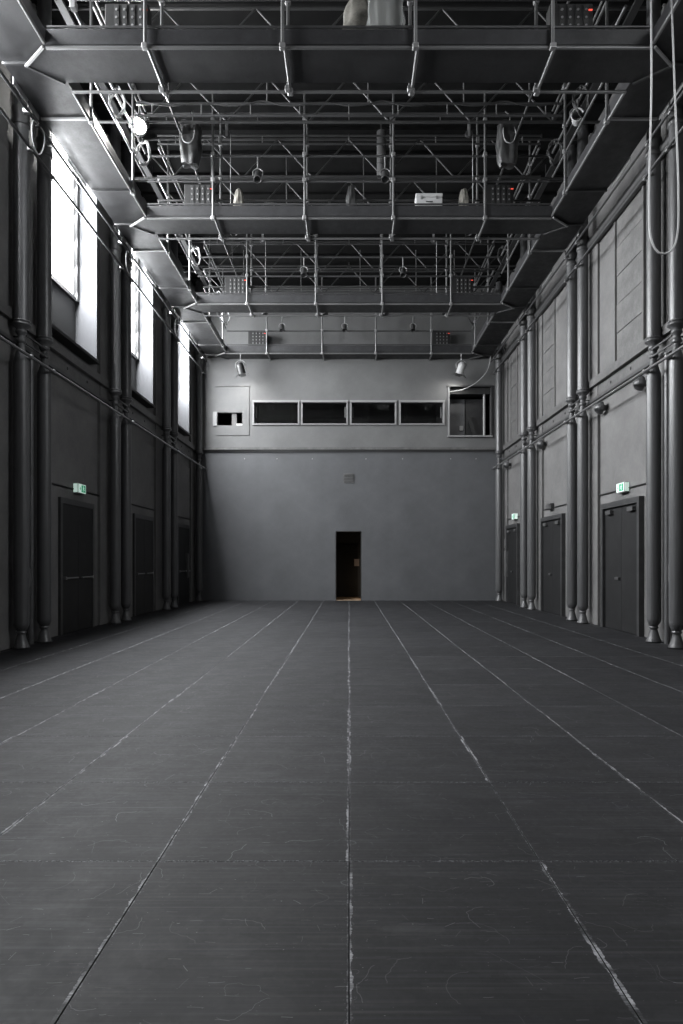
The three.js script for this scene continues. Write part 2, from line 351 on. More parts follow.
// ---------------------------------------------------------------- control room windows and the alcove in the end wall
[[-3.38, -1.79], [-1.665, -0.07], [0.07, 1.65], [1.81, 3.35]].forEach(([a, b], i) => {
  const t = thing(`window_${i + 5}`, [(a + b) / 2, 6.65, -BACK], `${['leftmost', 'second from left', 'third from left', 'rightmost'][i]} of the four dark control room windows`, 'window', 'control room windows', 'structure');
  const w = b - a;
  part('top_frame', box(w + 0.08, 0.075, 0.12), M.winFrame, t, [0, 0.4, 0]);
  part('bottom_frame', box(w + 0.08, 0.04, 0.12), M.winFrame, t, [0, -0.41, 0]);
  for (const s of [-1, 1]) part('side_frame', box(0.05, 0.76, 0.12), M.winFrame, t, [s * (w / 2 + 0.005), 0, 0]);
  part('pane', new THREE.BoxGeometry(w - 0.04, 0.76, 0.008), M.glassDark, t, [0, 0, -0.1]);
  part('curtain_strip', box(0.03, 0.38, 0.02), M.winFrame, t, [i % 2 ? w / 2 - 0.07 : -w / 2 + 0.07, 0.06, -0.2]);
});
{
  const t = thing('wall_alcove', [4.28, 6.7, -BACK], 'dark open recess in the end wall right of the windows', 'alcove', null, 'structure');
  part('frame_top', box(1.6, 0.06, 0.14), M.steelDark, t, [0, 0.89, 0.03]);
  part('frame_post', box(0.05, 1.75, 0.1), M.winFrame, t, [-0.75, 0, 0.02]);
  part('frame_post', box(0.05, 1.75, 0.1), M.steelDark, t, [0.76, 0, 0.02]);
  part('frame_sill', box(1.6, 0.05, 0.14), M.winFrame, t, [0, -0.89, 0.03]);
  part('back_panel', box(0.62, 1.4, 0.04), M.backLower, t, [-0.4, -0.15, -0.55]);
  part('back_panel', box(0.62, 1.4, 0.04), M.soffit, t, [0.25, -0.15, -0.55]);
  part('lintel', box(1.5, 0.22, 0.5), M.black, t, [0, 0.75, -0.35]);
  part('riser_pipe', cyl(0.045, 1.72, 12), M.winFrame, t, [0.55, 0, -0.2]);
  const b = part('leaning_board', box(0.14, 0.8, 0.03), M.black, t, [0.12, -0.45, -0.3]); b.rotation.z = 0.35;
  part('switch_box', box(0.12, 0.16, 0.06), M.winFrame, t, [-0.22, -0.5, -0.5]);
}
{ // doorway with a short corridor behind
  const t = thing('door_1', [0, 0, -BACK], 'open dark doorway in the end wall with a warm strip of floor', 'doorway', null, 'structure');
  part('corridor_floor', box(2.4, 0.04, 3.2), M.corridorFloor, t, [-0.3, -0.02, -1.9]);
  part('corridor_wall', box(0.06, 2.7, 3.2), M.corridorWall, t, [-1.5, 1.35, -1.9]);
  part('corridor_wall', box(0.06, 2.7, 3.2), M.corridorWall, t, [0.95, 1.35, -1.9]);
  part('corridor_ceiling', box(2.5, 0.06, 3.2), M.corridorWall, t, [-0.3, 2.72, -1.9]);
  part('inner_wall', box(2.5, 2.7, 0.06), M.corridorWall, t, [-0.3, 1.35, -2.45]);
  part('inner_door', box(0.78, 2.0, 0.04), M.doorLeaf, t, [-0.05, 1.03, -2.39]);
  part('threshold', box(0.92, 0.015, 0.3), M.corridorFloor, t, [-0.017, 0.0075, -0.15]);
  for (const x of [-0.465, 0.43]) part('jamb_lining', box(0.02, 2.45, 0.3), M.black, t, [x, 1.225, -0.15]);
  part('head_lining', box(0.9, 0.02, 0.3), M.black, t, [-0.017, 2.45, -0.15]);
}
solo('paper_notice', box(0.19, 0.27, 0.006), M.paper, [0.3, 1.34, -BACK - 2.36], 'small beige paper notice inside the dark doorway', 'notice');
{ // warm lamp low in the corridor, round the corner from the hall
  const t = thing('corridor_lamp', [0.86, 0.6, -BACK - 1.2], 'small warm corridor lamp round the corner of the doorway', 'lamp');
  part('backplate', rbox(0.04, 0.16, 0.12, 0.01), M.black, t, [0.03, 0, 0]);
  part('bulb', new THREE.SphereGeometry(0.04, 14, 10), std({ color: rgb(1, 0.8, 0.6), emissive: rgb(1, 0.72, 0.45), emissiveIntensity: 3 }), t, [-0.03, 0, 0]);
  const p = new THREE.PointLight(new THREE.Color().setRGB(1, 0.74, 0.5), 0.5, 0, 2); p.position.set(-0.03, 0, 0); p.castShadow = true; p.name = 'corridor_glow'; t.add(p);
}
{
  const t = thing('wall_vent', [-0.02, 4.34, -BACK], 'small square louvred vent above the doorway', 'vent');
  part('vent_frame', box(0.36, 0.33, 0.03), M.ledge, t, [0, 0, 0.015]);
  for (let k = 0; k < 5; k++) part('slat', box(0.3, 0.035, 0.02), M.backUpper, t, [0, -0.11 + k * 0.055, 0.035], [0.5, 0, 0]);
}

// ---------------------------------------------------------------- doors of the side walls
let doorNo = 2;
for (const [side, doors] of [[-1, [[13.68, 1.5], [18.1, 1.5], [22.45, 1.4]]], [1, [[13.6, 1.72], [18.2, 1.72], [22.6, 1.4]]]]) {
  doors.forEach(([d, w], i) => {
    const t = thing(`door_${doorNo++}`, [side * (HALL_X - 0.035), 0, -d], `black double fire door in the ${side < 0 ? 'window' : 'boarded'} wall, ${['nearest', 'middle', 'farthest'][i]} of the three on that side`, 'door', null, 'structure');
    const H = 2.5, f = side < 0 ? 0.05 : 0.1, X = (v) => -side * v;
    part('head_frame', box(f, 0.11, w + 0.2), M.doorFrame, t, [X(f / 2), H + 0.05, 0]);
    for (const s of [-1, 1]) part('jamb_frame', box(f, H, 0.1), M.doorFrame, t, [X(f / 2), H / 2, s * (w / 2 + 0.05)]);
    for (const s of [-1, 1]) {
      const leaf = part('door_leaf', box(0.04, H - 0.02, w / 2 - 0.006), M.doorLeaf, t, [X(0.02), H / 2, s * w / 4]);
      if (side < 0) {
        bar('panic_bar', [X(0.06), 1.07 - H / 2, s * -0.28], [X(0.06), 1.07 - H / 2, s * 0.3], 0.016, M.doorMetal, leaf);
        part('bar_mount', box(0.06, 0.06, 0.05), M.doorMetal, leaf, [X(0.04), 1.07 - H / 2, s * 0.3]);
      } else {
        part('door_closer', box(0.07, 0.08, 0.26), M.box, leaf, [X(0.055), H / 2 - 0.1, s * 0.12]);
        if (s < 0) part('handle', box(0.05, 0.05, 0.2), M.box, leaf, [X(0.04), 1.05 - H / 2, 0.28]);
      }
    }
  });
}

// ---------------------------------------------------------------- cast-iron columns in pairs
const COLX = 5.25;
{
  const base = lathe([[0, 0], [0.128, 0], [0.128, 0.025], [0.112, 0.05], [0.085, 0.14], [0.066, 0.21], [0.062, 0.235], [0.08, 0.245], [0.08, 0.27], [0.064, 0.28]]);
  const low = lathe([[0.064, 0.28], [0.085, 0.3], [0.116, 0.37], [0.12, 0.42], [0.12, 4.58], [0.116, 4.62], [0.1, 4.66], [0.062, 4.8], [0.054, 4.88]]);
  const neck = lathe([[0.054, 4.88], [0.078, 4.9], [0.08, 4.94], [0.062, 4.955], [0.056, 4.99], [0.06, 5.02], [0.086, 5.05], [0.088, 5.08], [0.075, 5.095], [0.105, 5.14], [0.142, 5.165], [0.146, 5.19], [0.125, 5.2], [0.125, 5.215], [0.14, 5.222], [0.14, 5.24], [0.12, 5.25]]);
  const up = lathe([[0.12, 5.25], [0.118, 8.3], [0.118, 8.36]]);
  const collar = lathe([[0.118, 8.36], [0.138, 8.37], [0.138, 8.44], [0.126, 8.46], [0.126, 8.56], [0.14, 8.58], [0.14, 8.64], [0.118, 8.66]]);
  const top = lathe([[0.118, 8.66], [0.116, TOP - 0.01], [0, TOP - 0.01]]);
  for (const side of [-1, 1]) PAIRS.forEach((pair, i) => pair.forEach((d, j) => {
    const wall = side < 0 ? 'window' : 'boarded', which = i === 3 ? `single cast-iron column at the end wall beside the ${wall} wall` : `${j ? 'farther' : 'nearer'} cast-iron column of the ${['first', 'second', 'third'][i]} pair along the ${wall} wall`;
    const t = thing('iron_column', [side * COLX, 0, -d], which, 'column', 'paired cast-iron columns');
    t.rotation.y = d;
    part('foot', base, M.column, t); part('lower_shaft', low, M.column, t); part('neck', neck, M.column, t);
    part('upper_shaft', up, M.column, t); part('collar', collar, M.columnDark, t); part('top_shaft', top, M.column, t);
  }));
  // pipe rail carried in front of the columns, tie bars inside the pairs, wall pipes
  for (const side of [-1, 1]) {
    const wall = side < 0 ? 'window' : 'boarded';
    const X = side * (COLX - 0.17);
    const t = thing('pipe_rail', [0, 0, 0], `thin steel pipe rail clamped across the column necks on the ${wall} wall`, 'pipe');
    bar('pipe', [X, 4.66, -6], [X, 4.66, -BACK + 0.05], 0.024, M.steel, t, 12);
    PAIRS.flat().forEach((d) => { part('clamp', rbox(0.14, 0.07, 0.07, 0.015), M.clamp, t, [X + side * 0.05, 4.67, -d]); });
    for (const [k, y, name] of [[0, 8.0, 'lower'], [1, 8.44, 'upper']]) {
      const xx = side * (k ? 5.02 : 5.09);
      const g = thing('lighting_pipe', [0, 0, 0], `${name} lighting pipe hung under the gallery on the ${wall} wall side`, 'pipe');
      bar('pipe', [xx, y, -6.5], [xx, y, -BACK + 0.1], 0.024, side < 0 ? M.steelDark : M.steelDark, g, 12);
      PAIRS.flat().forEach((d, n) => { part('clamp', rbox(0.1, 0.075, 0.08, 0.015), M.clamp, g, [xx + side * 0.03, y, -d + (k ? 0.25 : 0)]); if (k) bar('hanger', [xx, y, -d + 0.25], [xx, 8.6, -d + 0.25], 0.012, M.steelDark, g, 6); });
    }
    PAIRS.slice(0, 3).forEach((pair, i) => {
      const g = thing('column_tie', [side * COLX, 4.97, -(pair[0] + pair[1]) / 2], `pair of flat tie bars linking the ${['first', 'second', 'third'][i]} column pair on the ${wall} wall`, 'tie bar', 'column tie bars');
      const h = (pair[1] - pair[0]) / 2;
      for (const y of [-0.07, 0.06]) part('tie_bar', box(0.02, 0.025, h * 2 - 0.1), M.steelDark, g, [side * -0.055, y, 0]);
      for (const y of [-0.07, 0.06]) part('wall_arm', box(0.2, 0.025, 0.02), M.steelDark, g, [side * 0.1, y, h - 0.12]);
      const p = thing('riser_pipe', [side * 5.36, 0, -(pair[1] - 0.27)], `vertical riser pipe behind the ${['first', 'second', 'third'][i]} column pair on the ${wall} wall`, 'pipe', 'riser pipes');
      part('pipe', cyl(0.05, 4.9, 14), M.column, p, [0, 2.45, 0]);
      for (const y of [0.8, 2.83, 4.4]) part('pipe_bracket', box(0.1, 0.04, 0.13), M.column, p, [side * 0.018, y, 0]);
    });
    // switch boxes on the piers
    const boxes = side < 0 ? [[11.32, 1.12, 0.34, 0.36], [22.75, 1.25, 0.8, 0.2]] : [[11.33, 1.2, 0.32, 0.24], [23.42, 1.3, 0.9, 0.24], [23.45, 2.0, 0.34, 0.2]];
    boxes.forEach(([d, y, h, w], n) => {
      const b = thing('junction_box', [side * 5.4, y, -d], `grey metal ${h > 0.5 ? 'tall cabinet box near the end wall' : n === 2 ? 'small box above the tall one near the end wall' : 'box between the first pair of columns'} on the ${wall} wall`, 'box');
      part('body', rbox(0.1, h, w, 0.012), M.box, b); part('lid', rbox(0.015, h - 0.05, w - 0.04, 0.005), M.ledge, b, [-side * 0.055, 0, 0]);
      bar('conduit', [side * 0.03, h / 2, 0], [side * 0.03, h / 2 + 0.25, 0], 0.012, M.box, b, 8);
    });
  }
}
// thin conduit lines of the side walls
for (const side of [-1, 1]) {
  const t = thing('wall_conduit', [0, 0, 0], `thin dark conduit along the ${side < 0 ? 'window' : 'boarded'} wall above the doors`, 'conduit');
  for (const [a, b] of [[7, 10.5], [12.2, 14.9], [16.52, 19.2], [20.9, 23.45]]) bar('conduit_run', [side * (HALL_X - 0.045), 2.83, -a], [side * (HALL_X - 0.045), 2.83, -b], 0.014, M.black, t, 8);
}
// round bells on the boarded wall
[[12.55, 'behind the first column pair'], [14.55, 'in front of the second column pair'], [19.05, 'in front of the third column pair'], [23.15, 'beside the single column at the end wall']].forEach(([d, where]) => {
  const t = thing('alarm_bell', [5.46, 4.66, -d], `round grey wall bell on the boarded wall ${where}`, 'bell', 'round wall bells');
  part('bracket', box(0.08, 0.1, 0.1), M.box, t, [-0.02, 0, 0]);
  const g = lathe([[0, -0.15], [0.05, -0.143], [0.095, -0.115], [0.125, -0.07], [0.135, -0.02], [0.135, 0.01], [0.1, 0.02], [0, 0.02]], 24); g.rotateZ(Math.PI / 2); g.rotateY(0); g.rotateY(Math.PI);
  part('dome', g, M.column, t, [-0.08, 0, 0]);
});

// exit signs
function exitSign(side, d, y, label) {
  const t = thing('exit_sign', [side * (HALL_X - 0.035), y, -d], label, 'exit sign', 'green exit signs');
  const X = (v) => -side * v;
  part('housing', rbox(0.1, 0.2, 0.4, 0.01), M.signBody, t, [X(0.052), 0, 0]);
  const face = part('sign_face', box(0.006, 0.17, 0.37), M.signWhite, t, [X(0.105), 0, 0]);
  part('sign_side', box(0.08, 0.17, 0.006), M.signWhite, t, [X(0.052), 0, 0.203]);
  // green door panel with a running figure
  part('green_panel', box(0.004, 0.14, 0.2), M.signGreen, face, [X(0.004), 0, side * 0.06]);
  const m = new THREE.Group(); m.name = 'running_figure';
  const fig = [];
  const limb = (z0, y0, z1, y1, w) => { const l = Math.hypot(z1 - z0, y1 - y0), b = new THREE.BoxGeometry(0.003, l, w); b.rotateX(Math.atan2(z1 - z0, y1 - y0)); b.translate(0, (y0 + y1) / 2, (z0 + z1) / 2); fig.push(b); };
  limb(0, 0.0, 0.01, 0.035, 0.022); limb(0, 0, -0.035, -0.03, 0.013); limb(0, 0, 0.03, -0.022, 0.013); limb(0.03, -0.022, 0.02, -0.055, 0.012); limb(0.01, 0.03, 0.04, 0.012, 0.01); limb(0.01, 0.03, -0.025, 0.015, 0.01);
  const head = new THREE.CylinderGeometry(0.011, 0.011, 0.003, 12); head.rotateZ(Math.PI / 2); head.translate(0, 0.052, 0.014); fig.push(head);
  part('running_figure', mergeGeometries(fig.map((g) => g.toNonIndexed())), M.signWhite, face, [X(0.0075), 0, side * 0.06]);
  const arrow = new THREE.Shape([[-0.03, 0.012], [0.0, 0.012], [0.0, 0.03], [0.035, 0], [0.0, -0.03], [0.0, -0.012], [-0.03, -0.012]].map((p) => new THREE.Vector2(...p)));
  const ag = new THREE.ExtrudeGeometry(arrow, { depth: 0.003, bevelEnabled: false }); ag.rotateY(Math.PI / 2); ag.rotateX(-Math.PI / 2);
  part('arrow', ag, M.signGreen, face, [X(0.004), 0.0, side * -0.11]);
  const l = new THREE.RectAreaLight(new THREE.Color().setRGB(0.62, 0.85, 0.74), 0.4, 0.36, 0.16); l.position.set(X(0.125), 0, 0); t.add(l); l.lookAt(0, y, -d); l.name = 'exit_sign_glow';
}
exitSign(-1, 13.72, 2.85, 'lit exit sign above the nearest door in the window wall');
exitSign(1, 13.5, 2.85, 'lit exit sign above the nearest door in the boarded wall');
exitSign(1, 22.3, 2.85, 'lit exit sign above the farthest door in the boarded wall');
{
  const t = thing('emergency_light', [5.45, 2.86, -18.35], 'small dark unlit emergency light above the middle door in the boarded wall', 'lamp');
  part('housing', rbox(0.12, 0.17, 0.34, 0.02), M.doorFrame, t, [-0.04, 0, 0]); part('diffuser', rbox(0.03, 0.12, 0.29, 0.01), M.box, t, [-0.105, 0, 0]);
}

// ---------------------------------------------------------------- galleries along both walls
const SOFFIT = 8.6, GIN = 4.235, GOUT = 5.0, BRIDGES = [9.5, 14.22, 18.95, 23.45], DECK = SOFFIT + 0.2;
for (const side of [-1, 1]) {
  const wall = side < 0 ? 'window' : 'boarded';
  const t = thing('side_gallery', [0, 0, 0], `steel walkway gallery hung high along the ${wall} wall`, 'gallery', 'side galleries');
  const mid = side * (GIN + GOUT) / 2, w = GOUT - GIN, cuts = [7.4];
  for (const b of BRIDGES) for (const o of [0.36, 1.6, 3.75]) if (b + o < BACK - 0.2) cuts.push(b + o);
  cuts.push(BACK - 0.02);
  for (let k = 0; k + 1 < cuts.length; k++) {
    const a = cuts[k], b = cuts[k + 1];
    part('soffit_plate', box(w - 0.02, 0.012, b - a - 0.012), M.soffit, t, [mid, SOFFIT + 0.006, -(a + b) / 2]);
    if (k > 0) part('soffit_rib', box(w, 0.035, 0.04), k % 3 === 2 ? M.rib : M.steelDark, t, [mid, SOFFIT - 0.016, -a]);
    if (k > 0) bar('cross_beam', [side * GIN, SOFFIT + 0.1, -a], [side * (GOUT + 0.05), SOFFIT + 0.1, -a], 0.03, M.steelDark, t, 8);
  }
  part('deck', box(w - 0.04, 0.02, BACK - 7.44), M.soffit, t, [mid, DECK - 0.012, -(BACK + 7.4) / 2]);
  // hall-side edge, broken where the bridges join
  let from = 7.4;
  for (const b of [...BRIDGES, BACK]) { const to = Math.min(b, BACK - 0.02); if (to - from > 0.05) part('edge_fascia', box(0.012, 0.2, to - from), M.fascia, t, [side * GIN, SOFFIT + 0.1, -(from + to) / 2]); from = b + 0.72; }
  part('outer_fascia', box(0.012, 0.14, BACK - 7.44), M.fascia, t, [side * GOUT, SOFFIT + 0.08, -(BACK + 7.4) / 2]);
  for (const b of BRIDGES) for (const o of [0.72, 2.72]) if (b + o + 0.9 < BACK) part('edge_plate', box(0.01, 0.11, 0.85), M.rib, t, [side * (GOUT + 0.03), SOFFIT + 0.0, -(b + o + 0.43)]);
  // lower edge pipe and rails, bay by bay
  const bays = [[7.4, 9.42], ...BRIDGES.slice(0, 3).map((b, i) => [b + 0.9, BRIDGES[i + 1] - 0.08])];
  for (const [a, b] of bays) {
    bar('edge_pipe', [side * (GIN - 0.03), SOFFIT - 0.05, -a], [side * (GIN - 0.03), SOFFIT - 0.05, -b], 0.025, M.steel, t);
    for (const [y, r] of [[0.55, 0.021], [1.05, 0.024], [1.75, 0.024], [1.92, 0.021]]) bar('guard_rail', [side * (GIN - 0.02), DECK + y, -a], [side * (GIN - 0.02), DECK + y, -b], r, M.steel, t);
  }
  for (const [a] of bays) for (const o of [0.7, 2.85]) {
    const d = a + o; if (d > BACK - 0.3 || (a === 7.4 && o > 1.5)) continue;
    const p = bar('post', [side * (GIN - 0.045), SOFFIT - 0.06, -d], [side * (GIN - 0.045), TOP, -d], 0.025, M.steel, t);
    for (const y of [SOFFIT - 0.05, DECK + 0.55, DECK + 1.05, DECK + 1.8]) part('clamp', rbox(0.09, 0.08, 0.08, 0.015), M.clamp, p, [0, y - (SOFFIT - 0.06 + TOP) / 2, 0]);
  }
  // cable tray on the gallery floor edge
  part('cable_tray', box(0.13, 0.05, BACK - 7.8), M.steelDark, t, [side * (GOUT - 0.16), DECK + 1.95, -(BACK + 7.4) / 2]);
  for (const d of [8.6, 12.4, 16.8, 21.6]) bar('tray_hanger', [side * (GOUT - 0.16), DECK + 1.98, -d], [side * (GOUT - 0.16), TOP, -d], 0.012, M.truss, t, 6);
}

// ---------------------------------------------------------------- cross bridges
const POSTX = [-2.82, -0.92, 0.92, 2.82];
{
  const B = 0.72;
  const hex = new THREE.Shape([[-4.26, 0], [4.26, 0], [4.66, B / 2], [4.26, B], [-4.26, B], [-4.66, B / 2]].map((p) => new THREE.Vector2(...p)));
  const plate = new THREE.ExtrudeGeometry(hex, { depth: 0.025, bevelEnabled: false }); plate.rotateX(-Math.PI / 2);
  const plateG = metreUV(plate);
  const build = (t) => {
    const D = DECK - SOFFIT;                                  // local origin: soffit level, front edge
    part('soffit_plate', plateG, M.soffit, t, [0, -0.045, 0]);
    part('front_fascia', box(8.44, 0.21, 0.014), M.fascia, t, [0, 0.09, -0.004]);
    part('rear_fascia', box(8.44, 0.21, 0.014), M.fascia, t, [0, 0.09, -B + 0.004]);
    part('deck', box(8.4, 0.02, B - 0.04), M.soffit, t, [0, D - 0.01, -B / 2]);
    for (const s of [-1, 1]) {                                // splice bars at the pointed ends
      const b1 = part('splice_bar', box(0.56, 0.03, 0.035), M.rib, t, [s * 4.46, -0.055, -B / 4 + 0.0]); b1.rotation.y = s * 0.733;
      const b2 = part('splice_bar', box(0.56, 0.03, 0.035), M.steelDark, t, [s * 4.46, -0.055, -B * 0.75]); b2.rotation.y = -s * 0.733;
    }
    for (const [z, n] of [[0.03, 'front'], [-B - 0.14, 'rear']]) {
      bar('lower_pipe', [-4.2, -0.085, z], [4.2, -0.085, z], 0.024, M.steel, t);
      const zz = n === 'front' ? 0.045 : -B - 0.03;
      for (const [y, r] of [[0.03, 0.02], [0.5, 0.022], [1.03, 0.022], [1.74, 0.022], [1.92, 0.022]]) bar('guard_rail', [-4.2, D + y, zz - (n === 'front' ? 0.05 : 0)], [4.2, D + y, zz - (n === 'front' ? 0.05 : 0)], r, n === 'front' ? M.steelDark : M.truss, t);
      for (let k = 0; k < 9; k++) bar('rung', [-3.8 + k * 0.95, D + 1.74, zz - (n === 'front' ? 0.05 : 0)], [-3.8 + k * 0.95, D + 1.92, zz - (n === 'front' ? 0.05 : 0)], 0.012, M.steel, t, 6);
      for (const x of POSTX) {
        const z0 = n === 'front' ? 0.055 : -B - 0.07, p = bar('post', [x, -0.09, z0], [x, TOP - SOFFIT, z0], 0.025, M.steel, t);
        for (const y of [-0.085, D + 0.5, D + 1.03, D + 1.74]) part('clamp', rbox(0.085, 0.075, 0.085, 0.015), M.clamp, p, [0, y - (TOP - SOFFIT - 0.09) / 2, 0]);
      }
    }
    for (const x of POSTX) {
      bar('bracket', [x + 0.03, -0.085, 0.06], [x + 0.03, -0.085, -B - 0.2], 0.024, M.steel, t);
      part('bracket_clamp', rbox(0.085, 0.085, 0.1, 0.02), M.clamp, t, [x + 0.03, -0.085, -B - 0.14]);
    }
    return t;
  };
  const proto = build(thing('cross_bridge', [0, SOFFIT, -BRIDGES[0]], 'nearest steel cross bridge at the top of the picture', 'bridge', 'cross bridges'));
  ['second cross bridge from the viewpoint, with the pale case on it', 'third cross bridge from the viewpoint', 'farthest cross bridge, in front of the end wall'].forEach((label, i) => {
    const c = proto.clone(); c.name = numbered('cross_bridge'); c.position.z = -BRIDGES[i + 1]; c.userData = { ...c.userData, label }; scene.add(c);
    if (i === 2) c.children.filter((m) => m.position.z < -0.745).forEach((m) => c.remove(m));   // no rear rails against the end wall
  });
}

// ---------------------------------------------------------------- roof trusses and longitudinal grid pipes
{
  const build = (t) => {
    const y0 = 10.14 - TOP, y1 = -0.12, P = 1.62;
    bar('top_chord', [-5.45, y1, 0], [5.45, y1, 0], 0.03, M.truss, t, 8); bar('bottom_chord', [-5.45, y0, 0], [5.45, y0, 0], 0.03, M.truss, t, 8);
    for (let k = -3; k < 3; k++) { const x = k * P; bar('diagonal', [x, y1, 0], [x + P / 2, y0, 0], 0.019, M.truss, t, 6); bar('diagonal', [x + P / 2, y0, 0], [x + P, y1, 0], 0.019, M.truss, t, 6); }
    for (const x of [-4.4, 0, 4.4]) bar('hanger', [x, y1, 0], [x, 0, 0], 0.02, M.truss, t, 6);
  };
  [11.9, 13.6, 15.6, 17.3, 20.6, 22.3].forEach((d, i) => build(thing('roof_truss', [0, TOP, -d], `dark lattice roof truss above the bridges, ${['first', 'second', 'third', 'fourth', 'fifth', 'sixth'][i]} from the viewpoint`, 'truss', 'roof trusses')));
  [-3.4, 3.4].forEach((x, i) => {
    const t = thing('grid_pipe', [x, 10.06, 0], `grid pipe running the length of the hall under the trusses, ${['left', 'right'][i]} of the two`, 'pipe', 'grid pipes');
    bar('pipe', [0, 0, -8], [0, 0, -BACK + 0.02], 0.024, M.truss, t, 8);
    for (const d of [11.2, 15.2, 19.9]) bar('drop_rod', [0, 0, -d], [0, TOP - 10.06 - 0.071, -d], 0.012, M.truss, t, 6);
  });
}

// ---------------------------------------------------------------- equipment on the bridges
function dimmer(x, bridge, label) {
  const t = thing('dimmer_rack', [x, DECK, -BRIDGES[bridge] - 0.42], label, 'electrical rack', 'socket racks on the bridges');
  part('cabinet', rbox(0.62, 0.62, 0.2, 0.015), M.black, t, [0, 0.31, 0]);
  for (let c = 0; c < 4; c++) { const strip = part('socket_strip', box(0.07, 0.48, 0.012), M.rubber, t, [-0.14 + c * 0.115, 0.35, 0.105]); for (let r = 0; r < 4; r++) part('socket', cyl(0.017, 0.016, 10), M.socket, strip, [0, -0.17 + r * 0.113, 0.01], [Math.PI / 2, 0, 0]); }
  part('led', box(0.055, 0.018, 0.012), M.ledRed, t, [0.27, 0.52, 0.105]);
}
['nearest', 'second', 'third', 'farthest'].forEach((n, i) => { dimmer(-3.2, i, `black socket rack at the left end of the ${n} cross bridge`); dimmer(3.2, i, `black socket rack at the right end of the ${n} cross bridge`); });

// a bag or bundle: a noisy, creased, tapering body
function bundle(w, h, d, seed, folds, taperTop, taperBottom, square = 0.55) {
  const g = new THREE.CylinderGeometry(0.5, 0.5, 1, 48, 24), p = g.attributes.position; seedState = seed;
  const ph = Array.from({ length: 6 }, () => range(0, 6.28));
  for (let i = 0; i < p.count; i++) {
    const x = p.getX(i), y = p.getY(i), z = p.getZ(i), a = Math.atan2(z, x), v = y + 0.5;
    let r = Math.hypot(x, z) * 2;
    const sq = Math.pow(Math.pow(Math.abs(Math.cos(a)), 4) + Math.pow(Math.abs(Math.sin(a)), 4), -0.25);
    const taper = (1 - taperTop * Math.pow(v, 3)) * (1 - taperBottom * Math.pow(1 - v, 4));
    const crease = 1 + 0.07 * Math.sin(a * folds + ph[0] + v * 3) + 0.05 * Math.sin(a * (folds + 3) + ph[1] - v * 5) + 0.05 * Math.sin(v * 13 + ph[2] + a * 2);
    r *= 0.5 * (1 - square + square * sq) * taper * crease;
    p.setXYZ(i, Math.cos(a) * r * w, (y + 0.02 * Math.sin(a * 3 + ph[3])) * h, Math.sin(a) * r * d);
  }
  g.computeVertexNormals(); return g;
}
[[-1, 'left'], [1, 'right']].forEach(([s, n]) => {
  const t = thing('hoist_bag', [s * 3.25, 9.9, -BRIDGES[1] + 0.22], `black fabric hoist bag hanging at the ${n} end of the second bridge`, 'bag', 'hanging hoist bags');
  part('bag', bundle(0.43, 0.84, 0.34, 40 + s, 5, 0.12, 0.3, 0.95), M.bagBlack, t, [0, 0.02, 0]);
  part('strap', curve([[-0.08, 0.42, 0.1], [-0.13, 0.2, 0.19], [-0.09, -0.02, 0.215], [0.03, -0.06, 0.215], [0.12, 0.1, 0.2], [0.09, 0.42, 0.1]], 0.011), M.cableGrey, t);
  part('hook', curve([[0.02, 0.4, 0], [0.05, 0.6, 0], [0.0, 0.78, -0.12], [0, 0.84, -0.2]], 0.012), M.clamp, t);
});
{
  const t = thing('pale_sack', [0.16, DECK, -BRIDGES[0] - 0.5], 'pale fabric sack standing on the nearest bridge', 'sack');
  part('sack', bundle(0.56, 0.95, 0.3, 51, 3, 0.75, -0.05), M.bagPale, t, [0, 0.45, 0]);
  part('tie', new THREE.TorusGeometry(0.12, 0.015, 8, 20), M.cableGrey, t, [0, 0.8, 0], [Math.PI / 2, 0, 0]);
}
{
  const t = thing('film_bundle', [0.52, DECK, -BRIDGES[0] - 0.22], 'bundle wrapped in clear plastic film on the nearest bridge', 'bundle');
  part('wrapping', bundle(0.5, 0.85, 0.26, 61, 9, 0.15, 0.05), M.film, t, [0, 0.425, 0]);
  part('content', bundle(0.3, 0.75, 0.16, 62, 4, 0.2, 0), M.bagPale, t, [0, 0.39, 0]);
}
{
  const t = thing('equipment_case', [1.7, DECK, -BRIDGES[1] - 0.38], 'pale grey equipment case on the second bridge', 'case');
  part('body', rbox(0.56, 0.3, 0.3, 0.015), M.caseWhite, t, [0, 0.15, 0]); part('lid', rbox(0.57, 0.08, 0.31, 0.015), M.caseWhite, t, [0, 0.345, 0]);
  for (const x of [-0.16, 0.16]) part('latch', box(0.05, 0.07, 0.015), M.clamp, t, [x, 0.29, 0.158]);
  part('carry_handle', curve([[-0.07, 0.21, 0.15], [-0.05, 0.19, 0.18], [0.05, 0.19, 0.18], [0.07, 0.21, 0.15]], 0.009), M.rubber, t);
}
// wrapped small bundles standing on the second bridge
[[-2.35, 'left of the centre', 0.52, M.bagPale], [0.05, 'at the centre', 0.6, M.bagBlack], [2.45, 'right of the pale case', 0.52, M.bagPale]].forEach(([x, n, h, m], i) => {
  const t = thing('cloth_bundle', [x, DECK, -BRIDGES[1] - 0.36], `crumpled small cloth bundle ${n} on the second bridge`, 'bundle', 'cloth bundles on the second bridge');
  part('cloth', bundle(0.22, h, 0.22, 80 + i, 6, 0.5, 0), m, t, [0, h / 2, 0]); part('knot', new THREE.SphereGeometry(0.035, 10, 8), m, t, [0, h - 0.01, 0]);
});
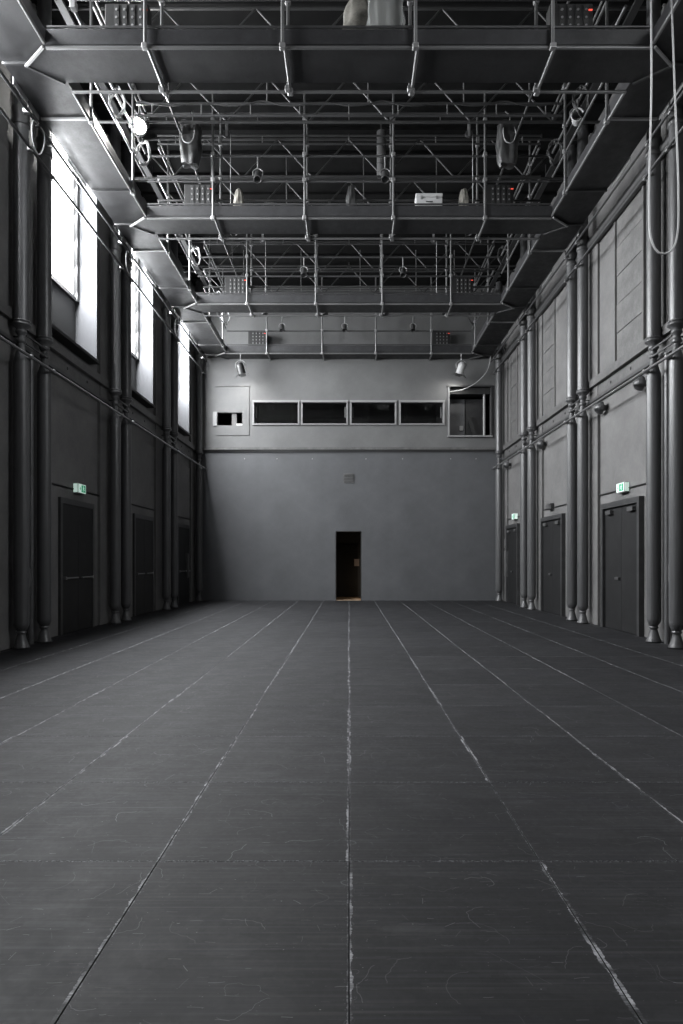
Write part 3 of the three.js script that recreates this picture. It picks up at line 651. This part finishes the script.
{
  const t = thing('spiral_duct', [0.72, 9.95, -15.2], 'dark spiral duct pipe hanging behind the second bridge', 'duct');
  part('duct', cyl(0.1, 1.0, 20), M.duct, t, [0, 0.5, 0]);
  const pts = []; for (let k = 0; k <= 120; k++) { const a = k / 120 * Math.PI * 10; pts.push([Math.cos(a) * 0.102, k / 120 * 0.98, Math.sin(a) * 0.102]); }
  part('seam', curve(pts, 0.008, false, 6, 240), M.truss, t); bar('drop_rod', [0, 1.0, 0], [0, TOP - 9.95, 0], 0.015, M.truss, t, 8);
}
// stage lights
function stageLight(name, pos, aim, label, opt = {}) {
  const t = thing(name, pos, label, 'stage light', opt.group);
  const r = opt.r ?? 0.11, L = opt.len ?? 0.34;
  const dir = new THREE.Vector3(...aim).sub(new THREE.Vector3(...pos)).normalize();
  const head = new THREE.Group();
  const q = new THREE.Quaternion().setFromUnitVectors(new THREE.Vector3(0, 0, 1), dir);
  const turn = (m) => { m.position.applyQuaternion(q); m.quaternion.premultiply(q); return m; };
  const can = lathe([[0, -L * 0.5], [r * 0.6, -L * 0.5], [r * 0.95, -L * 0.3], [r, -L * 0.1], [r, L * 0.42], [r * 1.12, L * 0.44], [r * 1.12, L * 0.5], [r * 0.93, L * 0.5], [r * 0.93, L * 0.4]], 24); can.rotateX(Math.PI / 2);
  turn(part('housing', can, opt.pale ? M.caseWhite : M.bagBlack, t));
  const lens = new THREE.CylinderGeometry(r * 0.92, r * 0.92, 0.012, 24); lens.rotateX(Math.PI / 2);
  turn(part('lens', lens, opt.power ? (opt.soft ? M.lensSoft : M.lens) : M.glassDark, t, [0, 0, L * 0.4]));
  if (opt.doors) for (const k of [0, 1, 2, 3]) { const f = part('barn_door', box(r * 1.5, r * 1.1, 0.006), M.bagBlack, t); const a = k * Math.PI / 2, e = new THREE.Euler(0.7, 0, 0); f.quaternion.setFromEuler(e).premultiply(new THREE.Quaternion().setFromAxisAngle(new THREE.Vector3(0, 0, 1), a)); f.position.set(-Math.sin(a) * r * 1.5, Math.cos(a) * r * 1.5, L * 0.5 + r * 0.35); turn(f); }
  part('yoke', curve([[-r * 1.25, 0, 0], [-r * 1.3, r * 1.2, 0], [-r * 0.5, r * 1.9, 0], [r * 0.5, r * 1.9, 0], [r * 1.3, r * 1.2, 0], [r * 1.25, 0, 0]], 0.011), M.clamp, t);
  bar('hook_clamp', [0, r * 1.85, 0], [0, opt.hang ?? 0.36, 0], 0.016, M.clamp, t, 8);
  if (opt.power) {
    const s = new THREE.SpotLight(new THREE.Color().setRGB(1, 0.985, 0.95), opt.power, 0, opt.angle ?? 1.0, 0.7, 2);
    s.position.copy(dir.clone().multiplyScalar(L * 0.5 + 0.03)); s.target.position.copy(dir.clone().multiplyScalar(4)); s.castShadow = true; s.shadow.radius = 4; s.name = 'lamp_beam';
    t.add(s); t.add(s.target);
  }
  return t;
}
stageLight('work_light', [-4.18, 10.02, -13.6], [-1.5, 6.0, -4], 'glaring white work light at the left gallery near the second bridge', { power: STAR_LAMP, angle: 1.25, r: 0.15, hang: 0.53 });
stageLight('work_light', [4.18, 9.5, -12.5], [3.2, 9.0, -9.6], 'dim pale work light at the right gallery near the second bridge', { r: 0.1, hang: 0.35, pale: true });
stageLight('flood_light', [-3.72, 8.02, -23.42], [-3.3, 6.0, -24.2], 'flood light under the left end of the farthest bridge', { power: FLOOD_LAMP, angle: 1.3, soft: true, doors: true, r: 0.13, len: 0.38, hang: 0.47, group: 'flood lights at the end wall' });
stageLight('flood_light', [3.85, 8.02, -23.42], [3.3, 6.0, -24.2], 'flood light under the right end of the farthest bridge', { power: FLOOD_LAMP, angle: 1.3, soft: true, doors: true, r: 0.13, len: 0.38, hang: 0.47, pale: true, group: 'flood lights at the end wall' });
[[-1.25, 2], [-0.15, 3], [1.5, 2], [0.75, 1], [-1.9, 1], [2.2, 3], [-2.3, 3]].forEach(([x, b], i) => stageLight('spot_light', [x, DECK + 0.62, -BRIDGES[b] - 0.005], [x * 0.9, 5, -BRIDGES[b] + 3], `unlit black spotlight ${['left of centre on the third bridge', 'near the centre of the farthest bridge', 'right of centre on the third bridge', 'right of centre on the second bridge', 'left of centre on the second bridge', 'at the right of the farthest bridge', 'at the left of the farthest bridge'][i]} rail`, { r: 0.075, len: 0.3, hang: 0.42 }));
// hung lighting bars between the bridges
[[12.5, 9.55, 'between the first and second bridges'], [16.4, 9.75, 'between the second and third bridges'], [21.4, 9.6, 'between the third and farthest bridges']].forEach(([d, y, where], n) => {
  const t = thing('lighting_bar', [0, y, -d], `hung double pipe lighting bar ${where}`, 'lighting bar', 'hung lighting bars');
  for (const h of [0, 0.22]) bar('pipe', [-3.9, h, 0], [3.9, h, 0], 0.022, M.steelDark, t, 8);
  for (let k = 0; k < 9; k++) bar('rung', [-3.6 + k * 0.9, 0, 0], [-3.6 + k * 0.9, 0.22, 0], 0.012, M.steel, t, 6);
  for (const x of [-3.3, -1.5, 0.35, 2.1, 3.3]) bar('drop_rod', [x, 0.22, 0], [x, TOP - y - 0.005, 0], 0.014, M.steel, t, 6);
  part('cable', curve(Array.from({ length: 25 }, (_, k) => [-3.8 + k * 0.316, 0.25 - 0.09 * Math.abs(Math.sin(k * 0.9 + n)), 0.03]), 0.012, false, 6, 120), M.rubber, t);
  if (n) [-2.9, -1.0, 0.9, 2.75].forEach((x, k) => stageLight('spot_light', [x + 0.13 * n, y - 0.36, -d], [x * 0.7, 3, -d + 2.5], `${['leftmost', 'second', 'third', 'rightmost'][k]} black spotlight on the lighting bar ${where}`, { r: 0.08, len: 0.32, hang: 0.37 }));
});
// rope pulleys and chains on the bridges' upper rails
[[-2.55, 1, 'left'], [2.5, 1, 'right'], [-2.4, 2, 'left'], [2.35, 2, 'right']].forEach(([x, b, n]) => {
  const t = thing('rope_pulley', [x, DECK + 1.5, -BRIDGES[b] - 0.02], `small steel rope pulley at the ${n} of the ${b === 1 ? 'second' : 'third'} bridge's upper rail`, 'pulley', 'rope pulleys');
  part('wheel', cyl(0.08, 0.03, 18), M.steelDark, t, [0, 0, 0], [Math.PI / 2, 0, 0]); part('cheek', box(0.05, 0.3, 0.05), M.clamp, t, [0, 0.1, 0]);
  bar('rope', [0.08, 0, 0], [0.08, -1.45, 0], 0.008, M.cableGrey, t, 6);
});
// coils and loops of cable on the gallery rails
function coil(pos, r, turns, seed) {
  seedState = seed; const pts = [];
  for (let k = 0; k <= turns * 14; k++) { const a = k / 14 * Math.PI * 2, rr = r * (1 + range(-0.16, 0.16)); pts.push([Math.cos(a) * rr * 0.55, Math.sin(a) * rr - r, 0.05 * Math.sin(k * 0.9) + range(-0.03, 0.03)]); }
  return curve(pts, 0.012, false, 6, turns * 40);
}
const coilSpots = [];
for (const s of [-1, 1]) for (const d of [12.2, 13.75, 16.6, 18.4, 21.4, 22.9]) coilSpots.push([s, d]);
coilSpots.forEach(([s, d], i) => {
  const t = thing('cable_coil', [s * (GIN - 0.09), DECK + 1.05, -d], `coiled cable hung on the ${s < 0 ? 'left' : 'right'} gallery rail, ${['first', 'second', 'third', 'fourth', 'fifth', 'sixth'][i % 6]} from the viewpoint`, 'cable', 'cable coils on the gallery rails');
  part('coil', coil(0, 0.24, 4, 300 + i), s < 0 ? M.cableGrey : M.rubber, t); part('tie', rbox(0.05, 0.07, 0.09, 0.01), M.rubber, t, [0, 0, 0]);
});
// drooping cable loop at the right front
{
  const d = 8.72, X = (px) => (px - 349) * d / FOCAL;
  const t = thing('hanging_cable', [0, 0, -d], 'long pale cable hanging in a loop at the upper right', 'cable');
  part('cable', curve([[3.84, TOP - 0.02, 0], [3.84, 10, 0], [3.86, 7.5, 0], [3.83, 5.9, 0], [3.86, 5.5, 0], [3.95, 5.34, 0], [4.05, 5.32, 0.01], [4.14, 5.4, 0.01], [4.19, 5.6, 0.01], [4.2, 6.1, 0.01], [4.15, 7.5, 0.01], [4.11, 9, 0], [4.11, TOP - 0.02, 0]], 0.013, false, 8, 160), M.cableGrey, t);
}
// cable drooping from the right flood light across the alcove
solo('drooping_cable', curve([[0.02, 0.2, 0], [0, 0, 0], [-0.12, -0.35, 0.02], [-0.5, -0.75, 0.05], [-0.95, -0.98, 0.05], [-1.4, -1.06, 0.04]], 0.014), M.caseWhite, [4.95, 8.4, -BACK + 0.2], 'pale cable drooping across the alcove in the end wall', 'cable');
// cable loops under the left gallery
[[11.0, 'first'], [15.55, 'second'], [19.9, 'third']].forEach(([d, n]) => {
  const t = thing('cable_loop', [-5.0, 8.36, -d], `loop of thin cable hanging from the pipes under the left gallery, ${n} from the viewpoint`, 'cable', 'cable loops under the left gallery');
  part('loop', curve([[0, 0.05, -0.2], [0.02, -0.25, -0.12], [0.0, -0.42, 0.02], [-0.02, -0.3, 0.16], [0, 0.0, 0.2], [0, 0.06, 0]], 0.011, true), M.cableGrey, t); part('tape_tie', rbox(0.07, 0.06, 0.06, 0.01), M.rubber, t, [-0.01, 0.06, 0]);
});
{
  const t = thing('red_handle', [-3.95, DECK + 0.44, -BRIDGES[0] + 0.02], 'small red knob handle at the left end of the nearest bridge', 'handle');
  part('knob', new THREE.SphereGeometry(0.05, 16, 12), M.redPlastic, t, [0, 0.08, 0]); bar('stem', [0, 0.06, 0], [0.12, -0.12, 0], 0.018, M.clamp, t, 8); part('base_clamp', rbox(0.08, 0.1, 0.1, 0.01), M.clamp, t, [0.12, -0.12, -0.02]);
}

renderer.render(scene, camera);
